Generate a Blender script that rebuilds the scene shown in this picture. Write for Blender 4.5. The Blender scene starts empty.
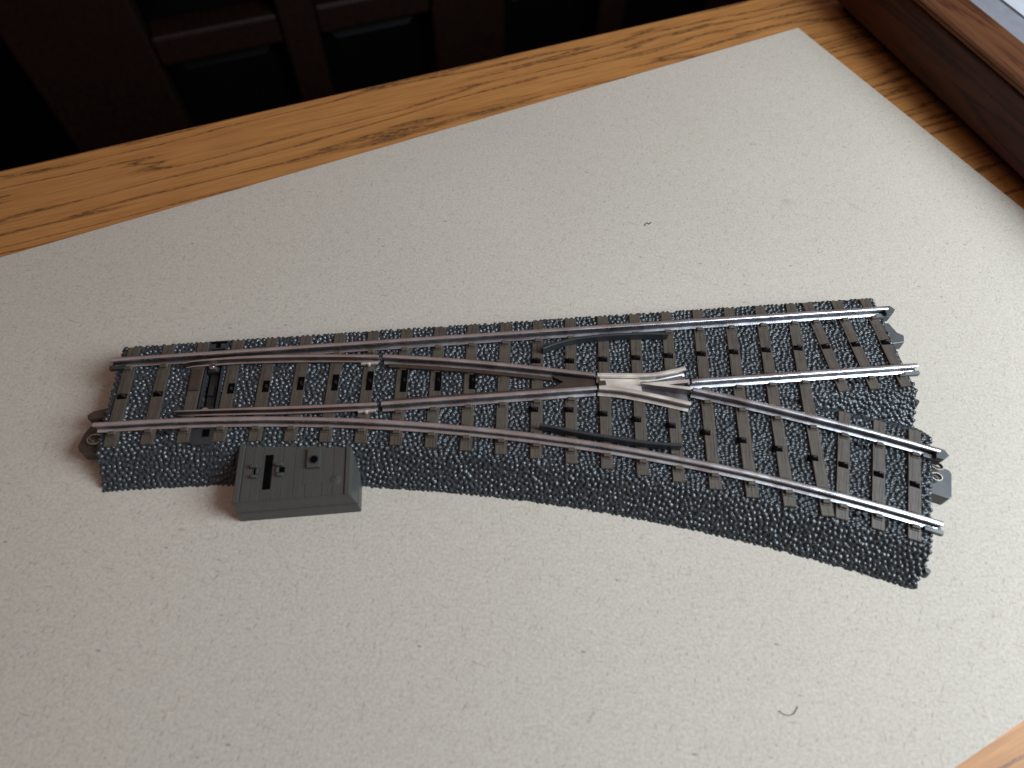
import bpy, bmesh, math, random
import numpy as np
from mathutils import Vector, Matrix, kdtree
S = 0.001                                   # everything below is written in millimetres
sc = bpy.context.scene
C = sc.collection
random.seed(7); RNG = np.random.default_rng(7)

# ------------------------------------------------------------------ camera
cam_pos = Vector((83.50, -80.46, 134.22)) * S
r_ = Vector((0.99553709, -0.09310401, 0.0154125)); u_ = Vector((0.07171664, 0.85254855, 0.51770426)); f_ = Vector((0.06134025, 0.51428846, -0.85542081))
cd = bpy.data.cameras.new('camera'); cam = bpy.data.objects.new('camera', cd); C.objects.link(cam)
cd.sensor_width = 36; cd.lens = 631.49 / 1024 * 36
cd.clip_start = 0.01; cd.clip_end = 50
cd.dof.use_dof = True; cd.dof.focus_distance = 0.165; cd.dof.aperture_fstop = 15
M = Matrix((r_, u_, -f_)).transposed().to_4x4(); M.translation = cam_pos
cam.matrix_world = M
sc.camera = cam

# ------------------------------------------------------------------ light
w = bpy.data.worlds.new('World'); sc.world = w; w.use_nodes = True
bg = w.node_tree.nodes['Background']; wt = w.node_tree           # dim warm room: lighter overhead, dark towards the walls
wc = wt.nodes.new('ShaderNodeTexCoord'); wsep = wt.nodes.new('ShaderNodeSeparateXYZ'); wr = wt.nodes.new('ShaderNodeValToRGB')
wt.links.new(wc.outputs['Generated'], wsep.inputs[0]); wt.links.new(wsep.outputs[2], wr.inputs[0]); wt.links.new(wr.outputs[0], bg.inputs[0])
we = wr.color_ramp.elements; we[0].position = .30; we[0].color = (.06, .035, .028, 1); we[1].position = .75; we[1].color = (1.0, .72, .63, 1)
bg.inputs[1].default_value = 0.28
def area_light(name, loc, target, sx, sy, power, col):
    l = bpy.data.lights.new(name, 'AREA'); l.shape = 'RECTANGLE'; l.size = sx * S; l.size_y = sy * S
    l.energy = power; l.color = col
    o = bpy.data.objects.new(name, l); C.objects.link(o); o.location = Vector(loc) * S
    o.rotation_euler = (Vector(target) - Vector(loc)).to_track_quat('-Z', 'Y').to_euler()
    return o
area_light('window_light', (405, -106, 266), (110, -8, 0), 200, 240, 2.8, (0.77, 0.91, 1.0))
sc.view_settings.view_transform = 'Standard'; sc.view_settings.look = 'None'
sc.view_settings.exposure = 0; sc.view_settings.gamma = 1

# ------------------------------------------------------------------ materials
class NT:
    def __init__(s, name):
        s.m = bpy.data.materials.new(name); s.m.use_nodes = True
        s.t = s.m.node_tree; s.n = s.t.nodes; s.b = s.n['Principled BSDF']
    def add(s, ty, **kw):
        n = s.n.new(ty)
        for k, v in kw.items(): setattr(n, k, v)
        return n
    def link(s, a, b): s.t.links.new(a, b)
    def coord(s, scale=(1, 1, 1), rot=0.0, kind='Object', warp=None):
        tc = s.add('ShaderNodeTexCoord'); mp = s.add('ShaderNodeMapping')
        s.link(tc.outputs[kind], mp.inputs[0]); mp.inputs['Scale'].default_value = [v / S for v in scale]
        if rot:                                              # turn first, then stretch
            m0 = s.add('ShaderNodeMapping'); s.link(tc.outputs[kind], m0.inputs[0]); m0.inputs['Rotation'].default_value = (0, 0, rot); s.link(m0.outputs[0], mp.inputs[0])
        return mp.outputs[0]
    def noise(s, vec, scale, detail=4, rough=.5, dist=0):
        n = s.add('ShaderNodeTexNoise'); s.link(vec, n.inputs['Vector']); n.inputs['Scale'].default_value = scale
        n.inputs['Detail'].default_value = detail; n.inputs['Roughness'].default_value = rough; n.inputs['Distortion'].default_value = dist
        return n.outputs['Fac']
    def ramp(s, fac, stops):
        r = s.add('ShaderNodeValToRGB'); s.link(fac, r.inputs[0]); e = r.color_ramp.elements
        while len(e) < len(stops): e.new(.5)
        for q, (p, c) in zip(e, stops): q.position = p; q.color = (*c, 1) if len(c) == 3 else c
        return r.outputs[0]
    def mix(s, a, b, fac, blend='MIX'):
        m = s.add('ShaderNodeMix', data_type='RGBA', blend_type=blend)
        for sock, v in ((m.inputs[6], a), (m.inputs[7], b), (m.inputs[0], fac)):
            if isinstance(v, (tuple, float, int)):
                sock.default_value = (*v, 1) if isinstance(v, tuple) else v
            else: s.link(v, sock)
        return m.outputs[2]
    def bump(s, h, strength, dist):
        b = s.add('ShaderNodeBump'); s.link(h, b.inputs['Height']); b.inputs['Strength'].default_value = strength
        b.inputs['Distance'].default_value = dist * S; s.link(b.outputs[0], s.b.inputs['Normal']); return b
    def set(s, **kw):
        for k, v in kw.items():
            k = k.replace('_', ' ')
            if hasattr(v, 'links') or isinstance(v, bpy.types.NodeSocket): s.link(v, s.b.inputs[k])
            else: s.b.inputs[k].default_value = (*v, 1) if isinstance(v, tuple) else v
        return s.m

def plastic(name, c1, c2, rough, sc_=.9, bump=.12, grain=None):
    t = NT(name); v = t.coord(grain or (1, 1, 1))
    n = t.noise(v, sc_, 5, .6)
    t.bump(n, .5, bump)
    return t.set(Base_Color=t.ramp(n, [(.3, c1), (.7, c2)]), Roughness=rough)

def m_cardboard():
    t = NT('grey_cardboard'); v = t.coord()
    big = t.noise(v, .012, 3, .5); mid = t.noise(v, .35, 4, .65); fine = t.noise(v, 2.2, 4, .7)
    base = t.ramp(mid, [(.3, (.482, .426, .362)), (.7, (.510, .457, .392))])
    gr = t.noise(v, 1.5, 3, .75); base = t.mix(base, t.ramp(gr, [(.30, (.83, .82, .80)), (.5, (1, 1, 1)), (.70, (1.14, 1.14, 1.14))]), 1.0, 'MULTIPLY')
    for rot_, seed in ((.35, 0), (-.9, 5), (1.7, 9)):            # short paper fibres lying in several directions
        ff = t.noise(t.coord((.45, 2.6, 1), rot_ + .01), .9, 2, .5, .8)
        base = t.mix(base, t.ramp(ff, [(.25, (.66, .58, .50)), (.36, (1, 1, 1)), (.66, (1, 1, 1)), (.78, (1.12, 1.12, 1.12))]), .6, 'MULTIPLY')
    base = t.mix(base, t.ramp(big, [(.3, (.96, .955, .95)), (.7, (1.03, 1.02, 1.02))]), 1.0, 'MULTIPLY')
    for sc_, r0, r1, thr, colr in ((.085, .012, .026, .50, (.14, .12, .11)), (.33, .05, .10, .68, (.29, .26, .235)), (.9, .12, .22, .66, (.36, .33, .30)), (.06, .014, .026, .5, (.20, .22, .35))):
        vo = t.add('ShaderNodeTexVoronoi'); t.link(t.coord((1, .45, 1), .8 + sc_ * 3), vo.inputs['Vector']); vo.inputs['Scale'].default_value = sc_
        fl = t.ramp(vo.outputs['Distance'], [(r0, (1, 1, 1)), (r1, (0, 0, 0))])
        sel = t.add('ShaderNodeSeparateColor'); t.link(vo.outputs['Color'], sel.inputs[0])
        gate = t.ramp(sel.outputs[0], [(thr, (0, 0, 0)), (thr + .12, (1, 1, 1))])
        g = t.add('ShaderNodeMath', operation='MULTIPLY'); t.link(fl, g.inputs[0]); t.link(gate, g.inputs[1])
        base = t.mix(base, colr, g.outputs[0])
    # small faint stains at the right side of the sheet
    tc = t.add('ShaderNodeTexCoord')
    for (sx, sy, rx, ry, rot, k) in ((182.5, 57.8, 4.6, 3.0, .25, .13), (202, 55, 1.6, 8, .5, .09), (179, 52, 4, 1.4, .3, .08), (208, 44, 2.2, 2.6, 0, .08)):
        mp = t.add('ShaderNodeMapping', vector_type='TEXTURE'); t.link(tc.outputs['Object'], mp.inputs[0])
        mp.inputs['Location'].default_value = (sx * S, sy * S, 0); mp.inputs['Rotation'].default_value = (0, 0, rot)
        mp.inputs['Scale'].default_value = (rx * S, ry * S, S * 50)
        ln = t.add('ShaderNodeVectorMath', operation='LENGTH'); t.link(mp.outputs[0], ln.inputs[0])
        ad = t.add('ShaderNodeMath', operation='ADD'); t.link(ln.outputs['Value'], ad.inputs[0])
        nn = t.add('ShaderNodeMath', operation='MULTIPLY'); t.link(t.noise(t.coord(), .35, 3), nn.inputs[0]); nn.inputs[1].default_value = .9
        t.link(nn.outputs[0], ad.inputs[1])
        base = t.mix(base, (.33, .30, .27), t.ramp(ad.outputs[0], [(.55, (k * 4.2,) * 3), (1.75, (0, 0, 0))]))
    t.bump(fine, .25, .08)
    t.b.inputs['Specular IOR Level'].default_value = .25
    return t.set(Base_Color=base, Roughness=.75)

def m_oak(name, cols, rot, pore=(.085, .042, .018), rough=.5, k=1.0):
    t = NT(name)
    v = t.coord((.022 * k, .30 * k, .3 * k), rot)
    big = t.noise(v, .30, 4, .55, .3)
    # growth rings: bands of a stretched, warped field
    wv = t.add('ShaderNodeMath', operation='MULTIPLY'); t.link(big, wv.inputs[0]); wv.inputs[1].default_value = 5.5
    sx = t.add('ShaderNodeSeparateXYZ'); t.link(v, sx.inputs[0])
    ad = t.add('ShaderNodeMath', operation='MULTIPLY_ADD'); t.link(sx.outputs[1], ad.inputs[0]); ad.inputs[1].default_value = .44; t.link(wv.outputs[0], ad.inputs[2])
    fr = t.add('ShaderNodeMath', operation='FRACT'); t.link(ad.outputs[0], fr.inputs[0])
    fine = t.noise(t.coord((.06 * k, 1.6 * k, 1 * k), rot), 1.0, 4, .6)
    flick = t.noise(t.coord((.38 * k, 2.6 * k, 1 * k), rot), 1.0, 3, .6)
    col = t.ramp(fr.outputs[0], [(0, cols[0]), (.55, cols[1]), (.86, cols[2]), (1, cols[0])])
    col = t.mix(col, t.ramp(fine, [(.3, (.78, .74, .70)), (.7, (1.12, 1.12, 1.1))]), 1.0, 'MULTIPLY')
    ringm = t.ramp(fr.outputs[0], [(.66, (0, 0, 0)), (.88, (1, 1, 1)), (.97, (.15, .15, .15))])
    pm = t.add('ShaderNodeMath', operation='MULTIPLY'); t.link(ringm, pm.inputs[0])
    t.link(t.ramp(flick, [(.44, (0, 0, 0)), (.50, (1, 1, 1))]), pm.inputs[1])
    col = t.mix(col, pore, pm.outputs[0])
    t.bump(fine, .25, .1); t.b.inputs['Specular IOR Level'].default_value = .3
    return t.set(Base_Color=col, Roughness=rough)

def m_metal(name, col, rough, streak=.10):
    t = NT(name); n = t.noise(t.coord((.25, 3, 3)), 1.5, 3, .6); n2 = t.noise(t.coord(), .18, 3, .6)
    c = t.ramp(n, [(.3, tuple(x * (1 - streak) for x in col)), (.7, col)])
    c = t.mix(c, t.ramp(n2, [(.35, (.82, .80, .80)), (.65, (1, 1, 1))]), 1.0, 'MULTIPLY')
    t.b.inputs['Metallic'].default_value = 1.0
    return t.set(Base_Color=c, Roughness=t.ramp(n2, [(.3, (rough * .8,) * 3), (.7, (rough * 1.3,) * 3)]))

def m_ballast():
    t = NT('ballast_plastic'); v = t.coord()
    n = t.noise(v, 1.1, 3, .6)
    t.bump(t.noise(v, 3.5, 2, .6), .25, .07)
    return t.set(Base_Color=t.ramp(n, [(.3, (.022, .025, .029)), (.7, (.045, .050, .057))]), Roughness=.25)

def m_sleeper():
    t = NT('sleeper_plastic')
    v = t.coord((3.2, .16, 1)); n = t.noise(v, 1.0, 4, .6, .4); n2 = t.noise(t.coord(), .5, 3, .6)
    c = t.ramp(n, [(.30, (.030, .022, .016)), (.46, (.072, .055, .042)), (.75, (.092, .072, .056))])
    c = t.mix(c, t.ramp(n2, [(.3, (.85, .84, .84)), (.7, (1.1, 1.08, 1.05))]), 1.0, 'MULTIPLY')
    t.bump(n, .7, .18)
    return t.set(Base_Color=c, Roughness=.46)

MAT = dict(
    card=m_cardboard(),
    card_edge=plastic('cardboard_edge', (.40, .37, .33), (.52, .49, .45), .8),
    oak=m_oak('oak_desktop', [(.39, .166, .048), (.44, .198, .062), (.33, .134, .038)], -math.radians(17.2)),
    tray=m_oak('dark_stained_wood', [(.055, .014, .007), (.080, .021, .010), (.038, .009, .005)], math.radians(78.3), (.02, .006, .004), .5),
    traytop=m_oak('lighter_tray_rim_wood', [(.105, .040, .018), (.135, .054, .024), (.080, .028, .013)], math.radians(78.3), (.06, .02, .01), .38),  # rim boards lighter than the side boards
    cab=m_oak('dark_cabinet_wood', [(.0125, .0044, .0028), (.017, .006, .0036), (.009, .003, .002)], 1.3, (.01, .003, .002), .45),  # dark wood, darkened further to carry the shade behind the desk
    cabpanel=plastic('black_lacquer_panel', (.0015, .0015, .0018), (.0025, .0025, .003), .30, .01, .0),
    ballast=m_ballast(), sleeper=m_sleeper(),
    rail=m_metal('nickel_silver_rail', (.82, .84, .90), .27),
    web=m_metal('darker_rail_side', (.27, .25, .26), .40), blade=m_metal('bronze_tinted_blade', (.80, .74, .73), .28),
    frog=m_metal('bright_cast_frog_metal', (.92, .84, .76), .36),
    box=plastic('switch_box_plastic', (.050, .0475, .044), (.062, .059, .055), .40, .5, .06, (2.2, .25, 1)),
    dark=plastic('black_plastic', (.008, .008, .009), (.014, .014, .015), .45, .5, .03),
    guard=plastic('dark_grey_plastic', (.020, .021, .024), (.030, .032, .036), .38, .4, .05),
    hole=plastic('recess_shade', (.002, .002, .002), (.004, .004, .004), .95, .5, .0),  # near black paints the shade inside slots and holes on solid blocks
    brown=plastic('brown_plastic', (.034, .021, .015), (.052, .033, .024), .42, .5, .05),
    conn=plastic('connector_grey_plastic', (.060, .062, .066), (.085, .087, .090), .42, .4, .05),
    stud=m_metal('blackened_contact_metal', (.06, .05, .055), .45),
    brass=m_metal('contact_brass', (.62, .57, .48), .3),
    paper=plastic('white_paper', (.50, .51, .56), (.56, .57, .62), .7, .2, .02),
    greypaper=plastic('grey_paper', (.20, .20, .23), (.25, .25, .28), .7, .2, .02),
    floor=plastic('shaded_floor', (.0012, .0008, .0006), (.002, .0014, .0010), .9, .01, .0),  # shade behind the desk is put into this colour
)

MAT['frog'].node_tree.nodes['Principled BSDF'].inputs['Metallic'].default_value = .72

# ------------------------------------------------------------------ mesh helpers
class MB:
    def __init__(s): s.v = []; s.f = []
    def poly(s, pts, faces):
        b = len(s.v); s.v += [tuple(p) for p in pts]; s.f += [tuple(b + i for i in f) for f in faces]; return s
    def prism(s, outline, z0, z1, top=None):
        """outline counter-clockwise (x, y); top = optional other outline for z1; z's may be lists"""
        n = len(outline); top = top or outline
        Z0 = z0 if isinstance(z0, (list, tuple)) else [z0] * n; Z1 = z1 if isinstance(z1, (list, tuple)) else [z1] * n
        pts = [(x, y, z) for (x, y), z in zip(outline, Z0)] + [(x, y, z) for (x, y), z in zip(top, Z1)]
        fs = [tuple(range(n - 1, -1, -1)), tuple(range(n, 2 * n))] + [(i, (i + 1) % n, n + (i + 1) % n, n + i) for i in range(n)]
        return s.poly(pts, fs)
    def box(s, x0, x1, y0, y1, z0, z1, rot=0, piv=None):
        o = [(x0, y0), (x1, y0), (x1, y1), (x0, y1)]
        if rot:
            cx, cy = piv or ((x0 + x1) / 2, (y0 + y1) / 2); c, sn = math.cos(rot), math.sin(rot)
            o = [(cx + (x - cx) * c - (y - cy) * sn, cy + (x - cx) * sn + (y - cy) * c) for x, y in o]
        return s.prism(o, z0, z1)
    def sweep(s, prof, path, zoff=0, wid=None):
        """prof: closed loop of (lateral, z), path: [(x, y)]"""
        P = [Vector(p) for p in path]; n = len(prof); b = len(s.v)
        for i, p in enumerate(P):
            a = (P[min(i + 1, len(P) - 1)] - P[max(i - 1, 0)]).normalized(); nrm = Vector((-a.y, a.x))
            k = wid[i] if wid else 1
            zo = zoff[i] if isinstance(zoff, (list, tuple)) else zoff
            for l, z in prof: s.v.append((p.x + nrm.x * l * k, p.y + nrm.y * l * k, z + zo))
        for i in range(len(P) - 1):
            for j in range(n):
                a0 = b + i * n + j; a1 = b + i * n + (j + 1) % n
                s.f.append((a0, a0 + n, a1 + n, a1))
        s.f.append(tuple(b + j for j in range(n))); s.f.append(tuple(b + (len(P) - 1) * n + j for j in range(n - 1, -1, -1)))
        return s
    def disc(s, cx, cy, r, z0, z1, n=20, rt=None, ri=0):
        o = [(cx + r * math.cos(2 * math.pi * i / n), cy + r * math.sin(2 * math.pi * i / n)) for i in range(n)]
        rt = r if rt is None else rt
        t = [(cx + rt * math.cos(2 * math.pi * i / n), cy + rt * math.sin(2 * math.pi * i / n)) for i in range(n)]
        return s.prism(o, z0, z1, t)
    def ring(s, cx, cy, r, ri, z0, z1, n=24):
        pts = []
        for rr, z in ((r, z0), (r, z1), (ri, z1), (ri, z0)):
            pts += [(cx + rr * math.cos(2 * math.pi * i / n), cy + rr * math.sin(2 * math.pi * i / n), z) for i in range(n)]
        fs = []
        for k in range(4):
            for i in range(n):
                fs.append((k * n + i, k * n + (i + 1) % n, ((k + 1) % 4) * n + (i + 1) % n, ((k + 1) % 4) * n + i))
        return s.poly(pts, fs)
    def build(s, name, mat, parent=None, bevel=0, segs=2, smooth=False, origin=None):
        me = bpy.data.meshes.new(name); o0 = Vector(origin) if origin else Vector((0, 0, 0))
        me.from_pydata([tuple((Vector(v) - o0) * S) for v in s.v], [], s.f)
        bm = bmesh.new(); bm.from_mesh(me); bmesh.ops.recalc_face_normals(bm, faces=bm.faces)
        bm.to_mesh(me); bm.free()
        me.materials.append(MAT[mat] if isinstance(mat, str) else mat)
        o = bpy.data.objects.new(name, me); C.objects.link(o); o.location = o0 * S
        if parent: o.parent = parent
        if bevel:
            m = o.modifiers.new('bevel', 'BEVEL'); m.width = bevel * S; m.segments = segs; m.limit_method = 'ANGLE'; m.angle_limit = math.radians(35)
        if smooth:
            for p in me.polygons: p.use_smooth = True
        return o
def thing(name, label, cat, loc=(0, 0, 0), group=None):
    o = bpy.data.objects.new(name, None); C.objects.link(o); o.location = Vector(loc) * S; o.empty_display_size = .01
    return tag(o, label, cat, group)
def tag(o, label, cat, group=None):
    o['label'] = label; o['category'] = cat
    if group: o['group'] = group
    return o
def catmull(P, n=10):
    P = [Vector(p) for p in P]; P = [P[0] * 2 - P[1]] + P + [P[-1] * 2 - P[-2]]; out = []
    for i in range(1, len(P) - 2):
        for k in range(n):
            t = k / n; a, b, c, d = P[i - 1], P[i], P[i + 1], P[i + 2]
            out.append(.5 * ((2 * b) + (c - a) * t + (2 * a - 5 * b + 4 * c - d) * t * t + (3 * b - a - 3 * c + d) * t ** 3))
    out.append(P[-2]); return [(q.x, q.y) for q in out]

# ------------------------------------------------------------------ setting: desk, cardboard, floor, cabinet
fl = MB().box(-2500, 3000, -1500, 3000, -790, -760).build('floor', 'floor'); fl['kind'] = 'structure'; MAT['floor'].node_tree.nodes['Principled BSDF'].inputs['Specular IOR Level'].default_value = 0; MAT['hole'].node_tree.nodes['Principled BSDF'].inputs['Specular IOR Level'].default_value = 0
EDGE = math.radians(17.2)
def desk_pt(s_, t_):  # along the far edge, behind it
    return (17.2 + s_ * math.cos(EDGE) - t_ * math.sin(EDGE), 114.5 + s_ * math.sin(EDGE) + t_ * math.cos(EDGE))
desk = thing('desk', 'golden oak desk top with dark open grain carrying the cardboard sheet', 'desk', (100, 0, -760))
dk = MB().prism([desk_pt(-420, -700), desk_pt(560, -700), desk_pt(560, 0), desk_pt(-420, 0)], -25, -.9)
top = dk.build('desktop', 'oak', None, bevel=1.6, segs=3); top.parent = desk; top.location = -desk.location
for s_, t_ in ((-390, -670), (530, -670), (530, -50), (-390, -50)):
    x, y = desk_pt(s_, t_)
    lg = MB().box(x - 25, x + 25, y - 25, y + 25, -760, -25.5, EDGE, (x, y)).build('leg', 'oak', None, bevel=2); lg.parent = desk; lg.location = -desk.location

CA = math.radians(20.2); e1 = Vector((math.cos(CA), math.sin(CA))); e2 = Vector((math.sin(CA), -math.cos(CA))); c0 = Vector((216.9, 149.6))
cs = MB(); cw, ch = 340, 206
o4 = [c0, c0 - e1 * cw, c0 - e1 * cw + e2 * ch, c0 + e2 * ch]
cs.prism([(p.x, p.y) for p in o4], -.85, 0)
card = cs.build('cardboard_sheet', 'card', None, bevel=.15)
tag(card, 'flat grey-beige cardboard sheet lying under the model railway turnout', 'cardboard')

cab = thing('cabinet', 'very dark wooden cabinet with black raised panels standing behind the desk', 'cabinet', (*desk_pt(100, 300), -760))
def cabbox(mb, s0, s1, t0, t1, z0, z1):
    mb.prism([desk_pt(s0, t0), desk_pt(s1, t0), desk_pt(s1, t1), desk_pt(s0, t1)], z0, z1)
def cpart(mb, name, mat, parent, bevel=0):
    o = mb.build(name, mat, None, bevel=bevel, segs=3); o.parent = parent
    o.location = -cab.location if parent is cab else Vector((0, 0, 0)); return o
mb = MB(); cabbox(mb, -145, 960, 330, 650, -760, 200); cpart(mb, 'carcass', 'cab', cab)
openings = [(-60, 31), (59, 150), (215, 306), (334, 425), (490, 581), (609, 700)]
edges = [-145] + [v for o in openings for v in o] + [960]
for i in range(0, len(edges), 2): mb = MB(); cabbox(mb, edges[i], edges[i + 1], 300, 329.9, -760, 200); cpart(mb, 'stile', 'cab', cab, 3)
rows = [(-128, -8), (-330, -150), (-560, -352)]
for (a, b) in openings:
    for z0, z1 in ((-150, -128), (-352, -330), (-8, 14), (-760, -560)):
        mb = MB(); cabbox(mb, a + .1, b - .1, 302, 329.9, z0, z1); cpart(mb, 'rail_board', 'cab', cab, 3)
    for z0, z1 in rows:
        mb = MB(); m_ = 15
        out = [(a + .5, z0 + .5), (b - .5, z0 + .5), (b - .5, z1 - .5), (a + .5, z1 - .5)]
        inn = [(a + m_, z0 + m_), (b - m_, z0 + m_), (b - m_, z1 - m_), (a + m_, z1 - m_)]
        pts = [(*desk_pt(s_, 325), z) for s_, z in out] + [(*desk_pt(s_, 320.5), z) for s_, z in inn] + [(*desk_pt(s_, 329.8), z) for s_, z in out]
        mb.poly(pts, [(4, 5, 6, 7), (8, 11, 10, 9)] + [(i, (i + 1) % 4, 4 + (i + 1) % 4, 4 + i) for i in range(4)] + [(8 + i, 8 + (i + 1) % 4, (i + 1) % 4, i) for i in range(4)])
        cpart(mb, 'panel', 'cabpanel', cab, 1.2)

# wooden tray with papers, upper right
TA = math.radians(-78.3); t1 = Vector((math.cos(TA), math.sin(TA))); t2 = Vector((-math.sin(TA), math.cos(TA)))  # t1 toward viewer, t2 to the right
T0 = Vector((242.9, 126.0)); TH = 22
def tp(a, b): q = T0 + t1 * a + t2 * b; return (q.x, q.y)
def tbox(mb, a0, a1, b0, b1, z0, z1): return mb.prism([tp(a0, b0), tp(a1, b0), tp(a1, b1), tp(a0, b1)], z0, z1)
ty = 'low dark stained wooden tray holding papers on the right of the desk'
tray = thing('wooden_tray', ty, 'tray', (*tp(40, 80), -.9))
def tpart(mb, name, mat, bevel=0):
    o = mb.build(name, mat, None, bevel=bevel, segs=3); o.parent = tray; o.location = -tray.location; return o
A0, A1, BW = -42, 128, 150
tpart(tbox(MB(), A0 + 5, A1 - 5, 5, BW - 5, -.85, 4), 'base', 'tray')
tpart(tbox(MB(), A0, A1, 0, 15, 2.6, TH - 2.5), 'side_board', 'tray', .8)
tpart(tbox(MB(), A0, A1, BW - 15, BW, 4.05, TH - 2.5), 'side_board', 'tray', .8)
tpart(tbox(MB(), A0, A0 + 12, 15.1, BW - 15.1, 4.05, TH - 2.5), 'end_board', 'tray', .8)
tpart(tbox(MB(), A1 - 12, A1, 15.1, BW - 15.1, 4.05, TH - 2.5), 'end_board', 'tray', .8)
tpart(tbox(MB(), A0 - .5, A1 + .5, -.4, 16, TH - 2.45, TH), 'rim', 'traytop', 1.4)
tpart(tbox(MB(), A0 - .5, A1 + .5, BW - 16, BW + .4, TH - 2.45, TH), 'rim', 'traytop', 1.4)
tag(tbox(MB(), A0 + 14, A1 - 14, 18, BW - 18, 4.1, TH - 3).build('paper_stack', 'greypaper', None, bevel=.4), 'grey stack of papers inside the dark wooden tray', 'papers')
q = tbox(MB(), A0 + 18, A1 - 20, 31, BW - 20, TH - 2.95, TH - 2.4)
tag(q.build('paper_sheet', 'paper', None), 'white sheet lying on top of the grey papers in the tray', 'paper')

# ------------------------------------------------------------------ the turnout
R = 437.5; A = math.radians(24.28); X0 = .67; L = 188.3; H = 10.35; G = 8.5; TOP = 7.8
def arc(th, off): return (X0 + (R + off) * math.sin(th), (R + off) * math.cos(th) - R)
def arcpath(a0, a1, off, n=40): return [arc(a0 + (a1 - a0) * i / n, off) for i in range(n + 1)]
TRK = thing('track_turnout', 'dark ballasted model railway turnout with metal rails and curved branch towards the viewer', 'model railway turnout', (0, 0, 0))

# roadbed: height field of the two joined beds with moulded pebbles
def bed_profile(d):
    return np.interp(np.abs(d), [0, 13.2, 14.2, 19.9, 20.5], [7.0, 7.0, 6.2, 0.0, -.7])
gs = .155
xs = np.arange(-1.0, 193.0, gs); ys = np.arange(-62.0, 21.4, gs)
X, Y = np.meshgrid(xs, ys, indexing='ij')
def ramp_end(t):  # t = distance inside the end wall
    return np.interp(t, [-.5, -.2, .25, .6], [-.7, 0, 6.6, 7.15])
def base_height(X, Y):
    zs = np.minimum(np.where((Y > 0), np.interp(Y, [0, 13.7, 14.2, 16.5, 16.9], [7.2, 7.2, 4.9, 0, -.7]), bed_profile(Y)), np.minimum(ramp_end(X), ramp_end(L - X)))
    rr = np.hypot(X - X0, Y + R) - R; al = np.arctan2(X - X0, Y + R) * R
    zc = np.minimum(np.where((rr > 0) & (X < 110), np.interp(rr, [0, 13.7, 14.2, 16.5, 16.9], [7.2, 7.2, 4.9, 0, -.7]), bed_profile(rr)), np.minimum(ramp_end(al + .6), ramp_end(A * R - al)))
    z = np.maximum(zs, zc)
    return z
Z = base_height(X, Y)
# recess for the throw bar
slot = (X > 21.2) & (X < 24.9) & (Y > -9.6) & (Y < 12.0)
Z = np.where(slot, 4.6, Z)
# pebble centres, spread evenly over the surface
gx, gy = np.gradient(Z, gs, gs); nl = np.sqrt(1 + gx ** 2 + gy ** 2)
inside = Z > -.65
cand = np.argwhere(inside & (nl < 6)); wgt = nl[cand[:, 0], cand[:, 1]]
pick = RNG.choice(len(cand), 90000, p=wgt / wgt.sum())
px = X[cand[pick, 0], cand[pick, 1]] + RNG.uniform(-.1, .1, 90000); py = Y[cand[pick, 0], cand[pick, 1]] + RNG.uniform(-.1, .1, 90000)
pz = Z[cand[pick, 0], cand[pick, 1]]
grid = {}; cen = []; rad = []; DM = .80
for x, y, z in zip(px.tolist(), py.tolist(), pz.tolist()):
    k = (int(x // DM), int(y // DM), int(z // DM)); ok = True
    for a in (-1, 0, 1):
        for b in (-1, 0, 1):
            for c_ in (-1, 0, 1):
                for q in grid.get((k[0] + a, k[1] + b, k[2] + c_), ()):
                    if (q[0] - x) ** 2 + (q[1] - y) ** 2 + (q[2] - z) ** 2 < DM * DM: ok = False; break
                if not ok: break
            if not ok: break
        if not ok: break
    if ok: grid.setdefault(k, []).append((x, y, z)); cen.append((x, y, z))
cen = np.array(cen)
vs = np.argwhere(inside)[::7]; VP = np.stack([X[vs[:, 0], vs[:, 1]], Y[vs[:, 0], vs[:, 1]], Z[vs[:, 0], vs[:, 1]]], 1); VW = nl[vs[:, 0], vs[:, 1]]
for _ in range(4):                                          # even the pebbles out
    kd = kdtree.KDTree(len(cen))
    for i, c_ in enumerate(cen.tolist()): kd.insert(c_, i)
    kd.balance(); own = np.array([kd.find(p)[1] for p in VP.tolist()])
    ws = np.bincount(own, VW, len(cen)); new = np.stack([np.bincount(own, VW * VP[:, k], len(cen)) for k in range(3)], 1)
    good = ws > 0; cen[good] = new[good] / ws[good, None]
cen = [tuple(c_) for c_ in cen.tolist()]
kd = kdtree.KDTree(len(cen))
for i, c_ in enumerate(cen): kd.insert(c_, i)
kd.balance()
rad = RNG.uniform(.49, .57, len(cen)); hgt = RNG.uniform(.44, .58, len(cen))
idx = -np.ones(Z.shape, dtype=np.int64); ii = np.argwhere(inside); idx[ii[:, 0], ii[:, 1]] = np.arange(len(ii))
P = np.stack([X[inside], Y[inside], Z[inside]], 1)
N = np.stack([-gx[inside], -gy[inside], np.ones(len(P))], 1); N /= np.linalg.norm(N, axis=1)[:, None]
D = np.zeros(len(P))
for i, p in enumerate(P.tolist()):
    best = 0
    for co, j, d in kd.find_n(p, 2):
        q = 1 - (d / rad[j]) ** 2
        if q > 0:
            h = hgt[j] * math.sqrt(q)
            if h > best: best = h
    D[i] = best
fade = np.where(slot[inside], 0, 1) * np.clip(1.2 - (np.linalg.norm(np.stack([gx[inside], gy[inside]], 1), axis=1) - 4) / 6, .25, 1)
fade = fade * np.clip(.65 + P[:, 2] / 2.0, .65, 1)
P2 = P + N * (D * fade)[:, None]
q = idx[:-1, :-1]; q1 = idx[1:, :-1]; q2 = idx[1:, 1:]; q3 = idx[:-1, 1:]
ok = (q >= 0) & (q1 >= 0) & (q2 >= 0) & (q3 >= 0)
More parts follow.
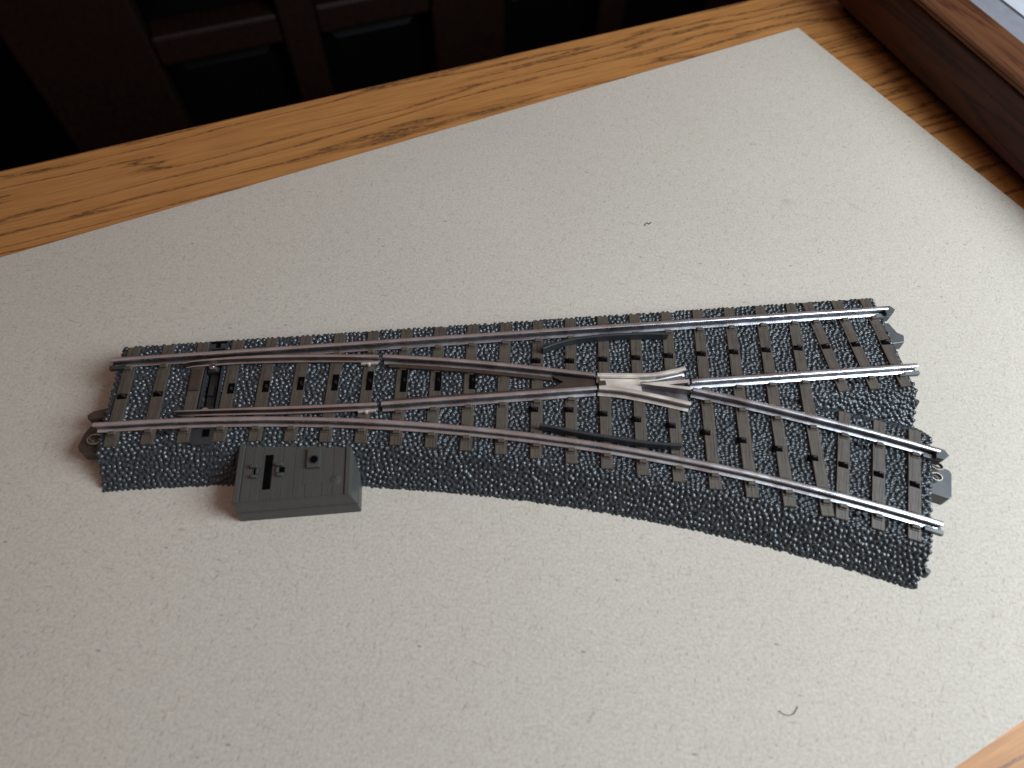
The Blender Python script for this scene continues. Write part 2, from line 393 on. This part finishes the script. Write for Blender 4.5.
F = np.stack([q[ok], q1[ok], q2[ok], q3[ok]], 1).astype(np.int32)
me = bpy.data.meshes.new('roadbed'); me.vertices.add(len(P2)); me.vertices.foreach_set('co', (P2 * S).astype(np.float32).ravel())
me.loops.add(F.size); me.loops.foreach_set('vertex_index', F.ravel()); me.polygons.add(len(F))
me.polygons.foreach_set('loop_start', np.arange(0, F.size, 4, dtype=np.int32)); me.polygons.foreach_set('loop_total', np.full(len(F), 4, dtype=np.int32))
me.polygons.foreach_set('use_smooth', np.ones(len(F), dtype=bool)); me.update(calc_edges=True); me.validate()
me.materials.append(MAT['ballast']); rb = bpy.data.objects.new('roadbed', me); C.objects.link(rb); rb.parent = TRK

# rail paths
FC = catmull([(62.9, 4.35), (74.5, 2.6), (86.0, .55), (99, -2.1), (111.9, -4.95)])
FC2 = catmull([(133.7, -10.75), (144, -14.35), (154.3, -18.3), (168.4, -23.9), (176.2, -27.2), (184.0, -30.65)])
stock_far = [(.2, G), (60, G), (120, G), (L, G)]
stock_near = [(.1, -G)] + arcpath(0.004, A + .0005, -G - .1, 60)
in_str = [(62.6, -G), (111.7, -G)]; out_str = [(133.9, -G - .05), (L + .2, -G - .2)]
rails_for_clips = [stock_far, stock_near, in_str, out_str, FC, FC2]
RP = [(-.92, 7.86), (.92, 7.86), (.92, 8.04), (.24, 8.22), (.18, 9.55), (.50, 9.78), (.52, 10.2), (.42, 10.32), (.15, 10.36),
      (-.15, 10.36), (-.42, 10.32), (-.52, 10.2), (-.50, 9.78), (-.18, 9.55), (-.24, 8.22), (-.92, 8.04)]
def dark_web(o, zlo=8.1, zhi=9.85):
    # side faces of the rail section take a darker metal than head and foot edge
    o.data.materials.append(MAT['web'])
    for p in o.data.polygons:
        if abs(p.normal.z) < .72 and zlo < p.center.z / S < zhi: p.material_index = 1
def rail(name, path, mat='rail', label=None, **k):
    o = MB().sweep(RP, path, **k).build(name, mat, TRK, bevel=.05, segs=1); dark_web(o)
    if label: o['label'] = label
    return o
rail('stock_rail', stock_far); rail('stock_rail', stock_near)
rail('closure_rail', in_str); rail('closure_rail', FC); rail('exit_rail', out_str); rail('exit_rail', FC2)
# switch blades (thin tip, bronze tint)
BP = [(-.75, 8.0), (.75, 8.0), (.75, 8.35), (.25, 8.5), (.22, 9.4), (.45, 9.6), (.45, 10.05), (.25, 10.2), (-.25, 10.2), (-.45, 10.05), (-.45, 9.6), (-.22, 9.4), (-.25, 8.5), (-.75, 8.35)]
for pts, sgn in (([(16.6, 6.35), (20, 6.7), (30, 6.75), (38.9, 6.4), (50, 5.6), (61.9, 4.5)], 1), ([(16.9, -6.45), (28, -7.0), (40.3, -7.6), (51, -8.05), (61.6, -8.4)], -1)):
    pth = catmull(pts, 8); n = len(pth)
    b = MB().sweep(BP, pth, wid=[min(1, .35 + .65 * i / (n * .45)) for i in range(n)], zoff=[-.25 * max(0, 1 - i / (n * .35)) for i in range(n)])
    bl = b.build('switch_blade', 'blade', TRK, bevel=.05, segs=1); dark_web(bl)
    y0 = 5.95 if sgn > 0 else -6.1
    pin = MB().disc(22.9, y0, .85, 7.95, 8.45, 20); pin.disc(22.9, y0, .35, 8.45, 8.6, 16); pin.build('throw_pin', 'blade', bl, smooth=False)
    jx, jy = pts[-1]
    jn = MB().box(jx - 4.4, jx - .4, jy - 1.15, jy - .65, 8.1, 8.8); jn.disc(jx - 2.6, jy - 1.1, .45, 8.1, 9.0, 12, .35); jn.build('pivot_clip', 'frog', bl, bevel=.08)

# sleepers
def cross(path, a, b):
    out = []
    for p, q in zip(path, path[1:]):
        d1 = Vector((b[0] - a[0], b[1] - a[1])); d2 = Vector((q[0] - p[0], q[1] - p[1])); den = d1.x * d2.y - d1.y * d2.x
        if abs(den) < 1e-9: continue
        w_ = Vector((p[0] - a[0], p[1] - a[1])); t = (w_.x * d2.y - w_.y * d2.x) / den; s_ = (w_.x * d1.y - w_.y * d1.x) / den
        if -.02 <= t <= 1.02 and 0 <= s_ <= 1:
            X_ = (a[0] + d1.x * t, a[1] + d1.y * t)
            if not any(abs(X_[1] - o[1]) < .3 for o in out): out.append(X_)
    return out
W = 2.9
def sleeper(a, b, width=W, cut=None):
    """a = far end, b = near end (x, y)"""
    A_, B_ = Vector(a), Vector(b); d = (B_ - A_).normalized(); n = Vector((-d.y, d.x)); ang = math.atan2(d.x, -d.y)
    mid = (A_ + B_) / 2; m = MB()
    def loc(x, y): q = mid + n * x - d * y; return (q.x, q.y)     # local frame: +y to the far end, +x right
    hl = (B_ - A_).length / 2; h = width / 2
    def bx(x0, x1, y0, y1, z0, z1, ins=0):
        m.prism([(x0, y0), (x1, y0), (x1, y1), (x0, y1)], z0, z1, [(x0 + ins, y0 + ins), (x1 - ins, y0 + ins), (x1 - ins, y1 - ins), (x0 + ins, y1 - ins)])
    bx(-h, h, -hl, hl, 5.9, TOP, .12)
    seen = []
    for path in rails_for_clips:
        for X_ in cross(path, a, b):
            y = -(Vector(X_) - mid).dot(d)
            if any(abs(y - s_) < .1 for s_ in seen): continue
            seen.append(y)
            for s_ in (-1, 1):
                if not -hl + .2 < y + s_ * 1.6 < hl - .2 and s_ * y > 0: continue
                ya, yb = sorted((y + s_ * .75, y + s_ * 1.75)); bx(-.85, .85, ya, yb, 7.75, 8.42, .10)
                ya, yb = sorted((y + s_ * 1.80, y + s_ * 2.15)); bx(-.85, .85, ya, yb, 7.75, 8.05, .05)
    mb = MB(); mb.v = m.v; mb.f = m.f
    o = mb.build('sleeper', 'sleeper', TRK, bevel=.07, segs=1)
    o.location = (mid.x * S, mid.y * S, 0); o.rotation_euler = (0, 0, ang)
    o['dark'] = 0; del o['dark']
    return o, mid, d, n
def stud(sl, pos, angle, long=None):
    """contact stud sitting in a dark slot of the sleeper; pos in world, stored in the sleeper's frame"""
    o, mid, d, n = sl
    v = Vector(pos) - mid; x, y = v.dot(n), -v.dot(d)
    m = MB()
    if long:
        m.box(x - .75, x + .75, y - long / 2, y + long / 2, 7.5, 7.86); m.build('slot_shade', 'hole', o)
        m = MB(); m.prism([(x - .45, y - .6), (x + .45, y - .6), (x + .45, y + .6), (x - .45, y + .6)], 7.8, 8.3, [(x - .2, y - .35), (x + .2, y - .35), (x + .2, y + .35), (x - .2, y + .35)])
    else:
        m.box(x - 1.1, x + 1.05, y - .8, y + .55, 7.5, 7.86); m.build('slot_shade', 'hole', o)
        m = MB(); m.prism([(x - .85, y - .45), (x + .85, y - .45), (x + .85, y + .40), (x - .85, y + .40)], 7.8, 8.75, [(x - .38, y - .22), (x + .38, y - .22), (x + .38, y + .22), (x - .38, y + .22)])
    m.build('contact_stud', 'stud', o, bevel=.08)
def near_stud(i): return [(96.9, -11.5), (104.9, -12.3), (112.5, -14.0), (119.9, -16.1), (127.4, -18.3), (134.8, -20.7), (142.4, -23.3), (149.8, -26.0), (157.0, -28.9)][i]
SL = []
for i in range(21):
    a = (3.25 + 8.13 * i, 13.55); th = math.radians(.36 + 1.052 * i); b = arc(th, -13.0)
    sl = sleeper(a, b); SL.append(sl)
    t = (a[1] - 0) / (a[1] - b[1]); cx = a[0] + (b[0] - a[0]) * t
    if i in (0, 1): stud(sl, (cx + .1, -.2), 0)
    elif 3 <= i <= 10: 
        yc = [0, 0, 0, -.2, -.3, -.2, -.6, -.8, -1.3, -1.9, -2.6][i]
        stud(sl, (cx + .65 - i * .03, yc), 0, [0, 0, 0, 2.8, 3.1, 3.6, 4.4, 5.2, 6.4, 6.0, 5.0][i])
    elif i >= 12:
        stud(sl, (cx - .1, [1.6, .9, .7, .5, .4, .3, .2, .1, 0][i - 12]), 0); stud(sl, near_stud(i - 12), 0)
for k, x in enumerate((170.2, 177.8, 185.4)):
    sl = sleeper((x, 13.6), (x, -12.9)); stud(sl, (x, -.1), 0)
for k, thd in enumerate((21.78, 22.76, 23.74)):
    th = math.radians(thd); sl = sleeper(arc(th, 14.0), arc(th, -12.9)); stud(sl, arc(th, .15), 0)
# raised cover on the sleeper beside the throw bar
MB().box(18.1, 20.5, -.2, 5.6, 7.7, 8.35).build('raised_cover', 'brown', TRK, bevel=.15)

# throw bar channel
m = MB()
m.box(20.95, 21.35, -9.7, 11.4, 4.8, 7.74); m.box(24.75, 25.25, -9.7, 11.4, 4.8, 7.80); m.box(21.36, 24.74, -9.7, 11.4, 4.8, 5.3)
ch = m.build('throw_bar_channel', 'guard', TRK, bevel=.06)
m = MB(); m.box(22.0, 23.9, -8.9, 8.9, 5.6, 6.6); m.box(22.3, 23.5, -1.4, 1.4, 6.6, 7.3); m.box(21.7, 24.3, -6.4, -4.6, 6.6, 7.9); m.box(21.7, 24.3, 4.6, 6.0, 6.6, 7.9)
m.build('throw_bar', 'dark', TRK, bevel=.1)
m = MB(); m.prism([(20.3, -13.5), (21.2, -14.1), (24.6, -14.1), (25.7, -13.4), (25.7, -10.1), (20.3, -10.1)], 6.2, 7.72); p_ = m.build('cover_plate', 'guard', TRK, bevel=.1)
MB().box(22.9, 24.5, -12.3, -10.4, 7.4, 7.76).build('notch_shade', 'hole', p_)
m = MB(); m.box(20.8, 25.4, 11.5, 13.8, 6.2, 7.6); p_ = m.build('cover_plate', 'guard', TRK, bevel=.1)
m = MB(); m.box(21.3, 25.0, 12.9, 13.5, 7.3, 7.64); m.box(22.5, 23.6, 11.7, 12.89, 7.3, 7.64); m.build('notch_shade', 'hole', p_)
# small hole, its dark inside a black disc, and scattered small parts in the ballast between the branches
MB().disc(147.5, -14.1, .95, 6.9, 7.72, 10, .8).build('hole_shade', 'hole', TRK)
for (x, y, a) in ((49.5, 13.0, 0),):
    pass
def nub(x, y, rot, w_=3.2):
    m = MB(); m.disc(x - w_ / 4 * math.cos(rot), y - w_ / 4 * math.sin(rot), .6, 7.2, 8.0, 8, .4); m.disc(x + w_ / 4 * math.cos(rot), y + w_ / 4 * math.sin(rot), .6, 7.2, 8.0, 8, .4)
    m.build('rail_contact_nub', 'dark', TRK)
nub(174.0, 6.9, 0); nub(173.8, -10.6, 0)
x, y = arc(math.radians(22.3), 6.4); nub(x, y, -.39); x, y = arc(math.radians(22.3), -10.6); nub(x, y, -.39)
nub(14.6, -10.4, 0)

# brown plastic web between the converging rails, left of the frog
def lerp_path(path, x):
    for p, q in zip(path, path[1:]):
        if p[0] <= x <= q[0]: return p[1] + (q[1] - p[1]) * (x - p[0]) / (q[0] - p[0])
    return path[-1][1]
m = MB()
for a, b in ((64, 74), (74, 84), (84, 94), (94, 102)):
    for yf, s_ in ((lambda x: lerp_path(FC, x) - 1.0, -1), (lambda x: -G + 1.0, 1)):
        o = [(a, yf(a)), (b, yf(b)), (b, yf(b) + s_ * .95), (a, yf(a) + s_ * .95)]
        if s_ < 0: o = o[::-1]
        m.prism(o, 7.8, 8.55)
m.prism([(102, -G + .6), (111.9, -G + .6), (111.9, lerp_path(FC, 111.8) - .6), (102, lerp_path(FC, 102) - .6), (102, -3.6), (104.5, -5.3), (102, -6.6)], 7.8, 8.6)
m.build('frog_web', 'brown', TRK, bevel=.05)

# frog
fg = MB()
wing_up = catmull([(112.4, -5.05), (117.5, -5.55), (122.3, -6.0), (125.6, -6.1), (129.5, -5.65), (133.3, -5.0)], 6)
wing_lo = catmull([(112.2, -G), (116.8, -9.35), (121.3, -10.65), (126.5, -12.4), (132.3, -14.5)], 6)
fg.sweep(RP, wing_up); fg.sweep(RP, wing_lo)
frog = fg.build('frog', 'frog', TRK)
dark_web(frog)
for p in frog.data.polygons:                                   # reflection on the upper wing's left side, put in as brighter metal
    if p.center.y / S > -7.2 and p.center.x / S < 126: p.material_index = 0
m = MB(); m.prism([(112.9, -8.0), (121.2, -10.1), (122.2, -10.4), (122.2, -6.5), (113.0, -5.6)], 8.1, 9.3); m.build('frog_floor', 'frog', frog)
m = MB(); m.prism([(122.25, -10.4), (132.6, -13.9), (132.9, -5.7), (125.6, -6.6), (122.25, -6.5)], 7.9, 8.15); m.build('flangeway_floor', 'web', frog)
m = MB(); m.box(112.5, 114.2, -7.5, -6.2, 8.4, 9.36); m.build('frog_notch', 'brown', frog)
m = MB()                                                    # the point: one solid V with two polished running edges
m.prism([(121.9, -8.35), (133.3, -11.05), (133.3, -10.1), (128.6, -9.15), (133.4, -9.0), (133.4, -8.05), (121.9, -8.15)], 8.1, 10.28)
fp = m.build('frog_point', 'frog', frog, bevel=.06, segs=1)
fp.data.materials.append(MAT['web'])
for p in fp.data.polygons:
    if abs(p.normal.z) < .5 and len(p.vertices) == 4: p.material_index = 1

# check rails
CP = [(-.36, 7.8), (.36, 7.8), (.36, 9.95), (.26, 10.05), (-.26, 10.05), (-.36, 9.95)]
for pts in ([(100.6, 3.6), (103.3, 4.6), (106.7, 5.45), (110.5, 5.95), (115.5, 6.15), (121, 6.1), (127, 5.8), (131.6, 5.35)],
            [(97.6, -16.7), (100.2, -17.4), (103, -18.35), (107, -19.55), (113, -21.2), (119.2, -22.75), (124, -23.7), (128.0, -24.3)]):
    MB().sweep(CP, catmull(pts, 5)).build('check_rail', 'guard', TRK, bevel=.06)

# rail joiners and connectors at the ends
def joiner(p, d, mat='rail', cap=False):
    """p = rail end (x, y), d = outward direction"""
    p = Vector(p); d = Vector(d).normalized(); m = MB()
    m.sweep([(-1.35, 7.55), (1.35, 7.55), (1.35, 8.25), (.6, 8.45), (.6, 8.6), (1.5, 8.45), (1.5, 7.4), (-1.5, 7.4), (-1.5, 8.45), (-.6, 8.6), (-.6, 8.45), (-1.35, 8.25)][::-1],
            [tuple(p - d * 2.6), tuple(p + d * 1.1)])
    if cap:
        n = Vector((-d.y, d.x))
        o = [p - d * .2 - n * 1.5, p + d * 1.4 - n * 1.4, p + d * 2.5 - n * .2, p + d * 1.6 + n * 1.0, p - d * .2 + n * 1.1]
        m.prism([tuple(v) for v in o], 6.2, 9.5, [tuple(v - d * .2) for v in o])
    m.build('rail_joiner', mat, TRK, bevel=.06)
dA = Vector((math.cos(A), -math.sin(A)))
joiner((.2, G), (-1, 0), 'guard'); joiner((L, G), (1, 0), 'conn', True); joiner((L + .2, -G - .2), (1, 0), 'conn')
joiner(FC2[-1], dA, 'conn', True); joiner(stock_near[-1], dA, 'conn')

def wedge(name, outline, z0, z1, mat, ins=.4, parent=None):
    c_ = Vector((sum(p[0] for p in outline), sum(p[1] for p in outline))) / len(outline)
    top_ = [tuple(Vector(p) + (c_ - Vector(p)).normalized() * ins) for p in outline]
    return MB().prism(outline, z0, z1, top_).build(name, mat, parent or TRK, bevel=.25)
# left end
wedge('connector_lug', [(.2, -1.7), (-3.4, -2.1), (-5.0, -3.4), (-4.6, -4.7), (.2, -5.0)], 1.5, 6.0, 'brown')
wedge('connector_lug', [(.2, -5.4), (-3.8, -5.6), (-4.9, -7.5), (-5.6, -11.2), (-4.7, -12.7), (-1.4, -12.9), (.2, -12.2)], 1.5, 5.2, 'brown')
def loop(cx, cy, rx, ry, z, rot):
    pts = [(cx + rx * math.cos(t) * math.cos(rot) - ry * math.sin(t) * math.sin(rot), cy + rx * math.cos(t) * math.sin(rot) + ry * math.sin(t) * math.cos(rot)) for t in [math.radians(-150 + 300 * i / 20) for i in range(21)]]
    MB().sweep([(-.09, z - .9), (.09, z - .9), (.09, z), (-.09, z)], pts).build('contact_spring', 'brass', TRK)
loop(-1.3, -10.0, 1.5, 1.2, 6.3, math.pi)
# straight end
wedge('connector_lug', [(L - .3, 7.6), (L + 2.4, 7.4), (L + 3.6, 4.2), (L + 5.0, 2.9), (L + 4.1, .7), (L - .3, .4)][::-1], 2.5, 5.4, 'conn', .3)
MB().disc(L + .6, -15.3, 1.0, 2.4, 4.4, 14, .6).build('locating_knob', 'guard', TRK, bevel=.1)
# branch end
def bp_(t, off): return tuple(Vector(arc(A, off)) + dA * t)
wedge('connector_lug', [bp_(-.3, 8.0), bp_(-.3, .4), bp_(4.3, .2), bp_(4.9, .8), bp_(5.0, 7.0), bp_(4.4, 7.8)], 2.0, 5.6, 'conn', .2)
loop(*bp_(1.1, 7.0), 1.3, .9, 6.9, -A); loop(*bp_(1.0, 4.2), 1.1, .9, 6.9, -A)
kx, ky = bp_(.9, -16.6); MB().disc(kx, ky, 1.05, 1.6, 3.6, 14, .6).build('locating_knob', 'guard', TRK, bevel=.1)

# switch box
bxo = MB()
FY = -29.3; x0, x1 = 31.0, 55.3; zt = 6.9
bxo.prism([(31.0, FY - .5), (57.0, FY - .5), (57.0, -13.6), (31.0, -13.6)], -.02, 3.1, [(31.05, FY), (56.95, FY), (56.95, -13.6), (31.05, -13.6)])
bxo.prism([(31.2, FY + .25), (56.8, FY + .25), (56.8, -13.6), (31.2, -13.6)], 3.1, zt - .1, [(31.3, FY + .9), (55.9, FY + .9), (55.9, -13.6), (31.3, -13.6)])
box = bxo.build('switch_box', 'box', TRK, bevel=.22)
MB().prism([(31.35, -28.2), (32.6, -28.2), (32.6, -13.7), (31.35, -13.7)], zt - .12, zt + .35).build('rim', 'box', box, bevel=.15)
MB().prism([(54.6, -28.2), (55.75, -28.2), (55.75, -13.7), (54.6, -13.7)], zt - .12, zt + .35).build('rim', 'box', box, bevel=.15)
m = MB()                                                   # top planks separated by fine grooves
edges_ = [32.7, 34.6, 36.6, 38.9, 41.0, 43.6, 46.1, 49.7, 51.9, 54.5]
for a, b in zip(edges_, edges_[1:]): m.box(a + .04, b - .04, -28.1, -13.7, zt - .3, zt + .04)
m.build('planked_top', 'box', box, bevel=.05, segs=1)
MB().box(37.2, 38.85, -25.7, -17.6, zt - .2, zt + .085).build('lever_slot_shade', 'hole', box)
for sx in (-1, 1):                                          # small clips either side of the slot
    cx = 38.0 + sx * 2.7; m = MB()
    m.box(cx - .9, cx + .6, -20.7, -20.0, zt, zt + 1.1); m.box(cx - .6, cx + .7, -23.0, -22.3, zt, zt + .9); m.box(cx - 1.3, cx - .9, -20.5, -20.1, zt, zt + .5); m.box(cx - .95 if sx > 0 else cx + .2, cx - .3 if sx > 0 else cx + .85, -22.1, -20.8, zt, zt + .55)
    k = m.build('lever_clip', 'box', box, bevel=.18); MB().box(cx - .25, cx + .9, -22.0, -20.75, zt, zt + .12).build('clip_shade', 'hole', k)
m = MB(); m.box(45.6, 49.75, -25.2, -14.4, zt + .0, zt + .10)
m.build('socket_plate', 'box', box, bevel=.04, segs=1)
m = MB(); m.box(46.4, 49.2, -21.7, -17.2, zt + .02, zt + .85); so = m.build('socket', 'box', box, bevel=.1)
MB().ring(47.9, -19.9, 1.05, .85, zt + .8, zt + 1.02).build('socket_rim', 'guard', so); MB().disc(47.9, -19.9, .85, zt + .8, zt + .92).build('socket_shade', 'hole', so)
m = MB(); m.disc(52.6, -24.6, 1.7, zt - .05, zt + .28, 32, .35); m.build('round_boss', 'box', box, bevel=.3, segs=3, smooth=True)
m = MB(); m.disc(52.9, -24.3, .32, zt + .2, zt + .5, 12, .15); m.build('boss_pin', 'conn', box, bevel=.05)

# a short stray hair and a crumb of fibre lying on the cardboard
def hair(pts, r, label, name='hair'):
    path = catmull(pts, 6)
    o = MB().sweep([(r * math.cos(a), .02 + r + r * math.sin(a)) for a in [math.radians(60 * i) for i in range(6)]], path).build(name, 'brown', None)
    return tag(o, label, name.split('_')[-1])
hair([[136.99, -76.44], [137.59, -77.0], [138.47, -77.33], [139.5, -77.18], [140.29, -76.57], [140.77, -76.02]], .07, 'short curled brown hair lying on the bare cardboard nearest the viewer')
hair([[137.03, 51.06], [138.01, 52.2], [138.48, 51.55], [139.24, 52.31]], .10, 'tiny dark crumb of fibre on the cardboard behind the track', 'fibre_crumb')
